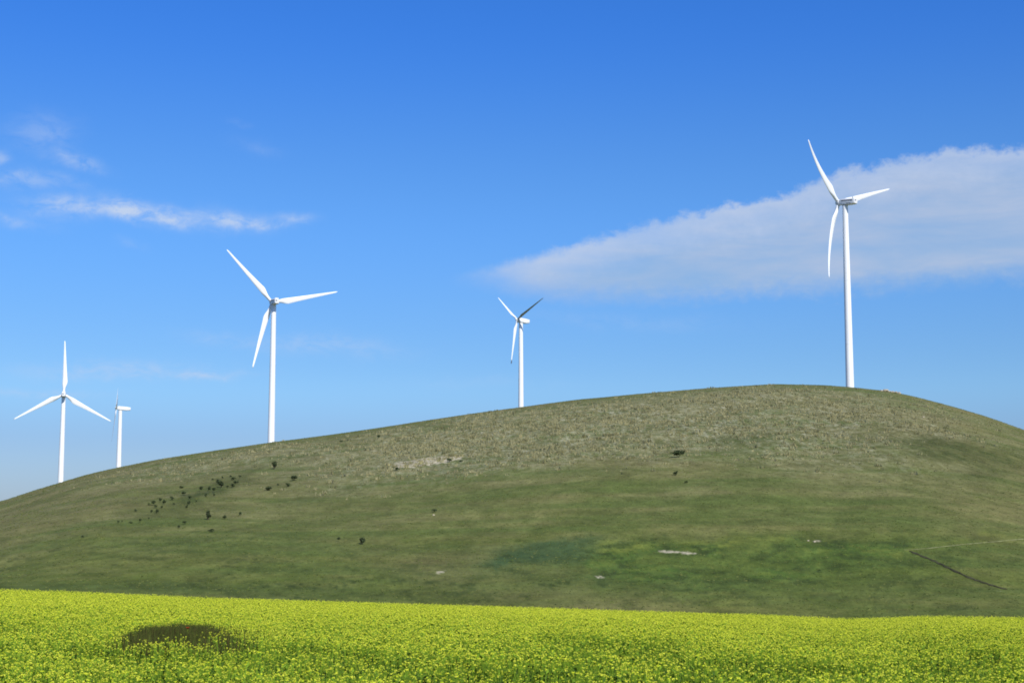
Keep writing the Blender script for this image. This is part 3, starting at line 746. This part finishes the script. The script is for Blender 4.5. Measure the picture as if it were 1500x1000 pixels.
bot_e = fcurve([(610, 412), (700, 417), (790, 433), (900, 440), (1000, 440), (1100, 432), (1250, 428), (1400, 415), (1590, 405)], lo, hi)
n_edge = N.noise(N.mapping(cv, (1, 1.4, 1)), .020, 7, .62, .4)
n_edge2 = N.noise(N.mapping(cv, (1, 1.2, 1), (3, 8, 0)), .07, 5, .65)
ed = N.m('ADD', N.m('MULTIPLY', N.m('SUBTRACT', n_edge, .5), 42), N.m('MULTIPLY', N.m('SUBTRACT', n_edge2, .5), 22))
ed = N.m('MULTIPLY', ed, N.mr(U_, ue(660, 400)[0], ue(1050, 400)[0], .25, 1.1))
tf = N.mr(N.m('ADD', N.m('SUBTRACT', top_e, E_), ed), -5, 14, 0, 1, 'SMOOTHSTEP')
bf = N.mr(N.m('ADD', N.m('SUBTRACT', E_, bot_e), N.m('MULTIPLY', ed, .9)), -16, 32, 0, 1, 'SMOOTHSTEP')
xf = N.mr(N.m('ADD', U_, N.m('MULTIPLY', ed, 2.0)), ue(640, 400)[0], ue(800, 400)[0], 0, 1, 'SMOOTHSTEP')
n_body = N.noise(N.mapping(cv, (.35, 1.6, 1), rot=(0, 0, -.12)), .011, 6, .6, .3)
big = N.m('MULTIPLY', N.m('MULTIPLY', tf, bf), xf)
big = N.m('MULTIPLY', big, N.mr(n_body, .3, .7, .60, .93))
# thin wisps
n_w = N.noise(N.mapping(cv, (1, 1.8, 1), (40, 13, 0), (0, 0, .25)), .022, 7, .68, .5)
wm = N.mr(n_w, .34, .60, .08, 1)
acc = None
WISP = [(65, 195, 38, 22, .42, 0), (112, 236, 30, 9, .9, 15), (30, 260, 48, 12, .75, 0), (2, 228, 12, 9, .7, 0), (95, 304, 50, 13, .8, 0), (15, 320, 40, 8, .55, 8), (185, 306, 30, 12, .95, 12), (232, 320, 55, 11, 1.15, 9),
        (345, 322, 42, 13, 1.0, 8), (385, 332, 32, 6, .8, 3), (432, 322, 26, 9, .75, 0), (110, 270, 40, 8, .25, 15), (190, 358, 20, 6, .25, 15), (380, 215, 30, 10, .18, 10), (350, 180, 16, 5, .15, 0),
        (170, 543, 110, 12, .7, -2), (300, 548, 48, 5, .8, -3), (290, 322, 60, 10, .6, 4), (140, 306, 70, 9, .5, 4), (480, 505, 95, 14, .5, 2), (330, 495, 60, 9, .3, 4), (60, 576, 80, 6, .4, 0), (920, 470, 130, 12, .18, 3), (700, 560, 120, 10, .12, 0)]
for x, y, sx_, sy_, st_, an in WISP:
    c_u, c_e = ue(x, y); an = R(an)
    du = N.m('SUBTRACT', Uw, c_u); de = N.m('SUBTRACT', Ew, c_e)
    p_ = N.m('ADD', N.m('MULTIPLY', du, math.cos(an)/sx_), N.m('MULTIPLY', de, -math.sin(an)/sx_))
    q_ = N.m('ADD', N.m('MULTIPLY', du, math.sin(an)/sy_), N.m('MULTIPLY', de, math.cos(an)/sy_))
    r2 = N.m('ADD', N.m('MULTIPLY', p_, p_), N.m('MULTIPLY', q_, q_))
    g_ = N.m('MULTIPLY', N.m('EXPONENT', N.m('MULTIPLY', r2, -1)), st_)
    acc = g_ if acc is None else N.m('ADD', acc, g_)
wis = N.m('MULTIPLY', N.m('MULTIPLY', acc, wm), .66, clamp=True)
front = N.mr(sx.outputs[1], 0, .3, 0, 1)
big = N.m('MULTIPLY', big, front); wis = N.m('MULTIPLY', wis, front)
skc = sky.outputs[0]
SKY_STR = .11
tint = N.n('ShaderNodeValToRGB', {0: N.m('DIVIDE', el, math.pi/2)})
cr = tint.color_ramp; cr.interpolation = 'EASE'
stops = [(0.0, (.53, .53, .63)), (2.8, (.60, .59, .665)), (5.3, (.75, .76, .765)), (12, (.87, .90, .93)), (19.4, (.82, .88, 1.06)), (90, (.80, .87, 1.05))]
while len(cr.elements) < len(stops): cr.elements.new(.5)
for e_, (dg, cc_) in zip(cr.elements, stops): e_.position = dg/90
for e_, (dg, cc_) in zip(cr.elements, stops): e_.color = (cc_[0]*.5, cc_[1]*.5, cc_[2]*.5, 1)
skb = N.mix(1, skc, C(1.60, 2.0, 2.70), 'MULTIPLY')
skb = N.mix(1, skb, tint.outputs[0], 'MULTIPLY')
skb = N.n('ShaderNodeHueSaturation', {'Saturation': 1.12, 'Value': 1.0, 'Color': skb}).outputs[0]
ccol = N.mix(N.mr(n_body, .35, .7), C(.35/SKY_STR, .50/SKY_STR, .70/SKY_STR), C(.46/SKY_STR, .55/SKY_STR, .73/SKY_STR))
hl = N.mr(N.m('ADD', N.m('SUBTRACT', top_e, E_), N.m('MULTIPLY', ed, 1.3)), 0, 75, 1, 0, 'SMOOTHSTEP')
ccol = N.mix(N.m('MULTIPLY', hl, .75), ccol, C(.58/SKY_STR, .66/SKY_STR, .82/SKY_STR))
skb = N.mix(big, skb, ccol)
skb = N.mix(wis, skb, C(.52/SKY_STR, .64/SKY_STR, .86/SKY_STR))
bg = N.n('ShaderNodeBackground', {'Color': skb, 'Strength': SKY_STR})
N.n('ShaderNodeOutputWorld', {0: bg.outputs[0]})
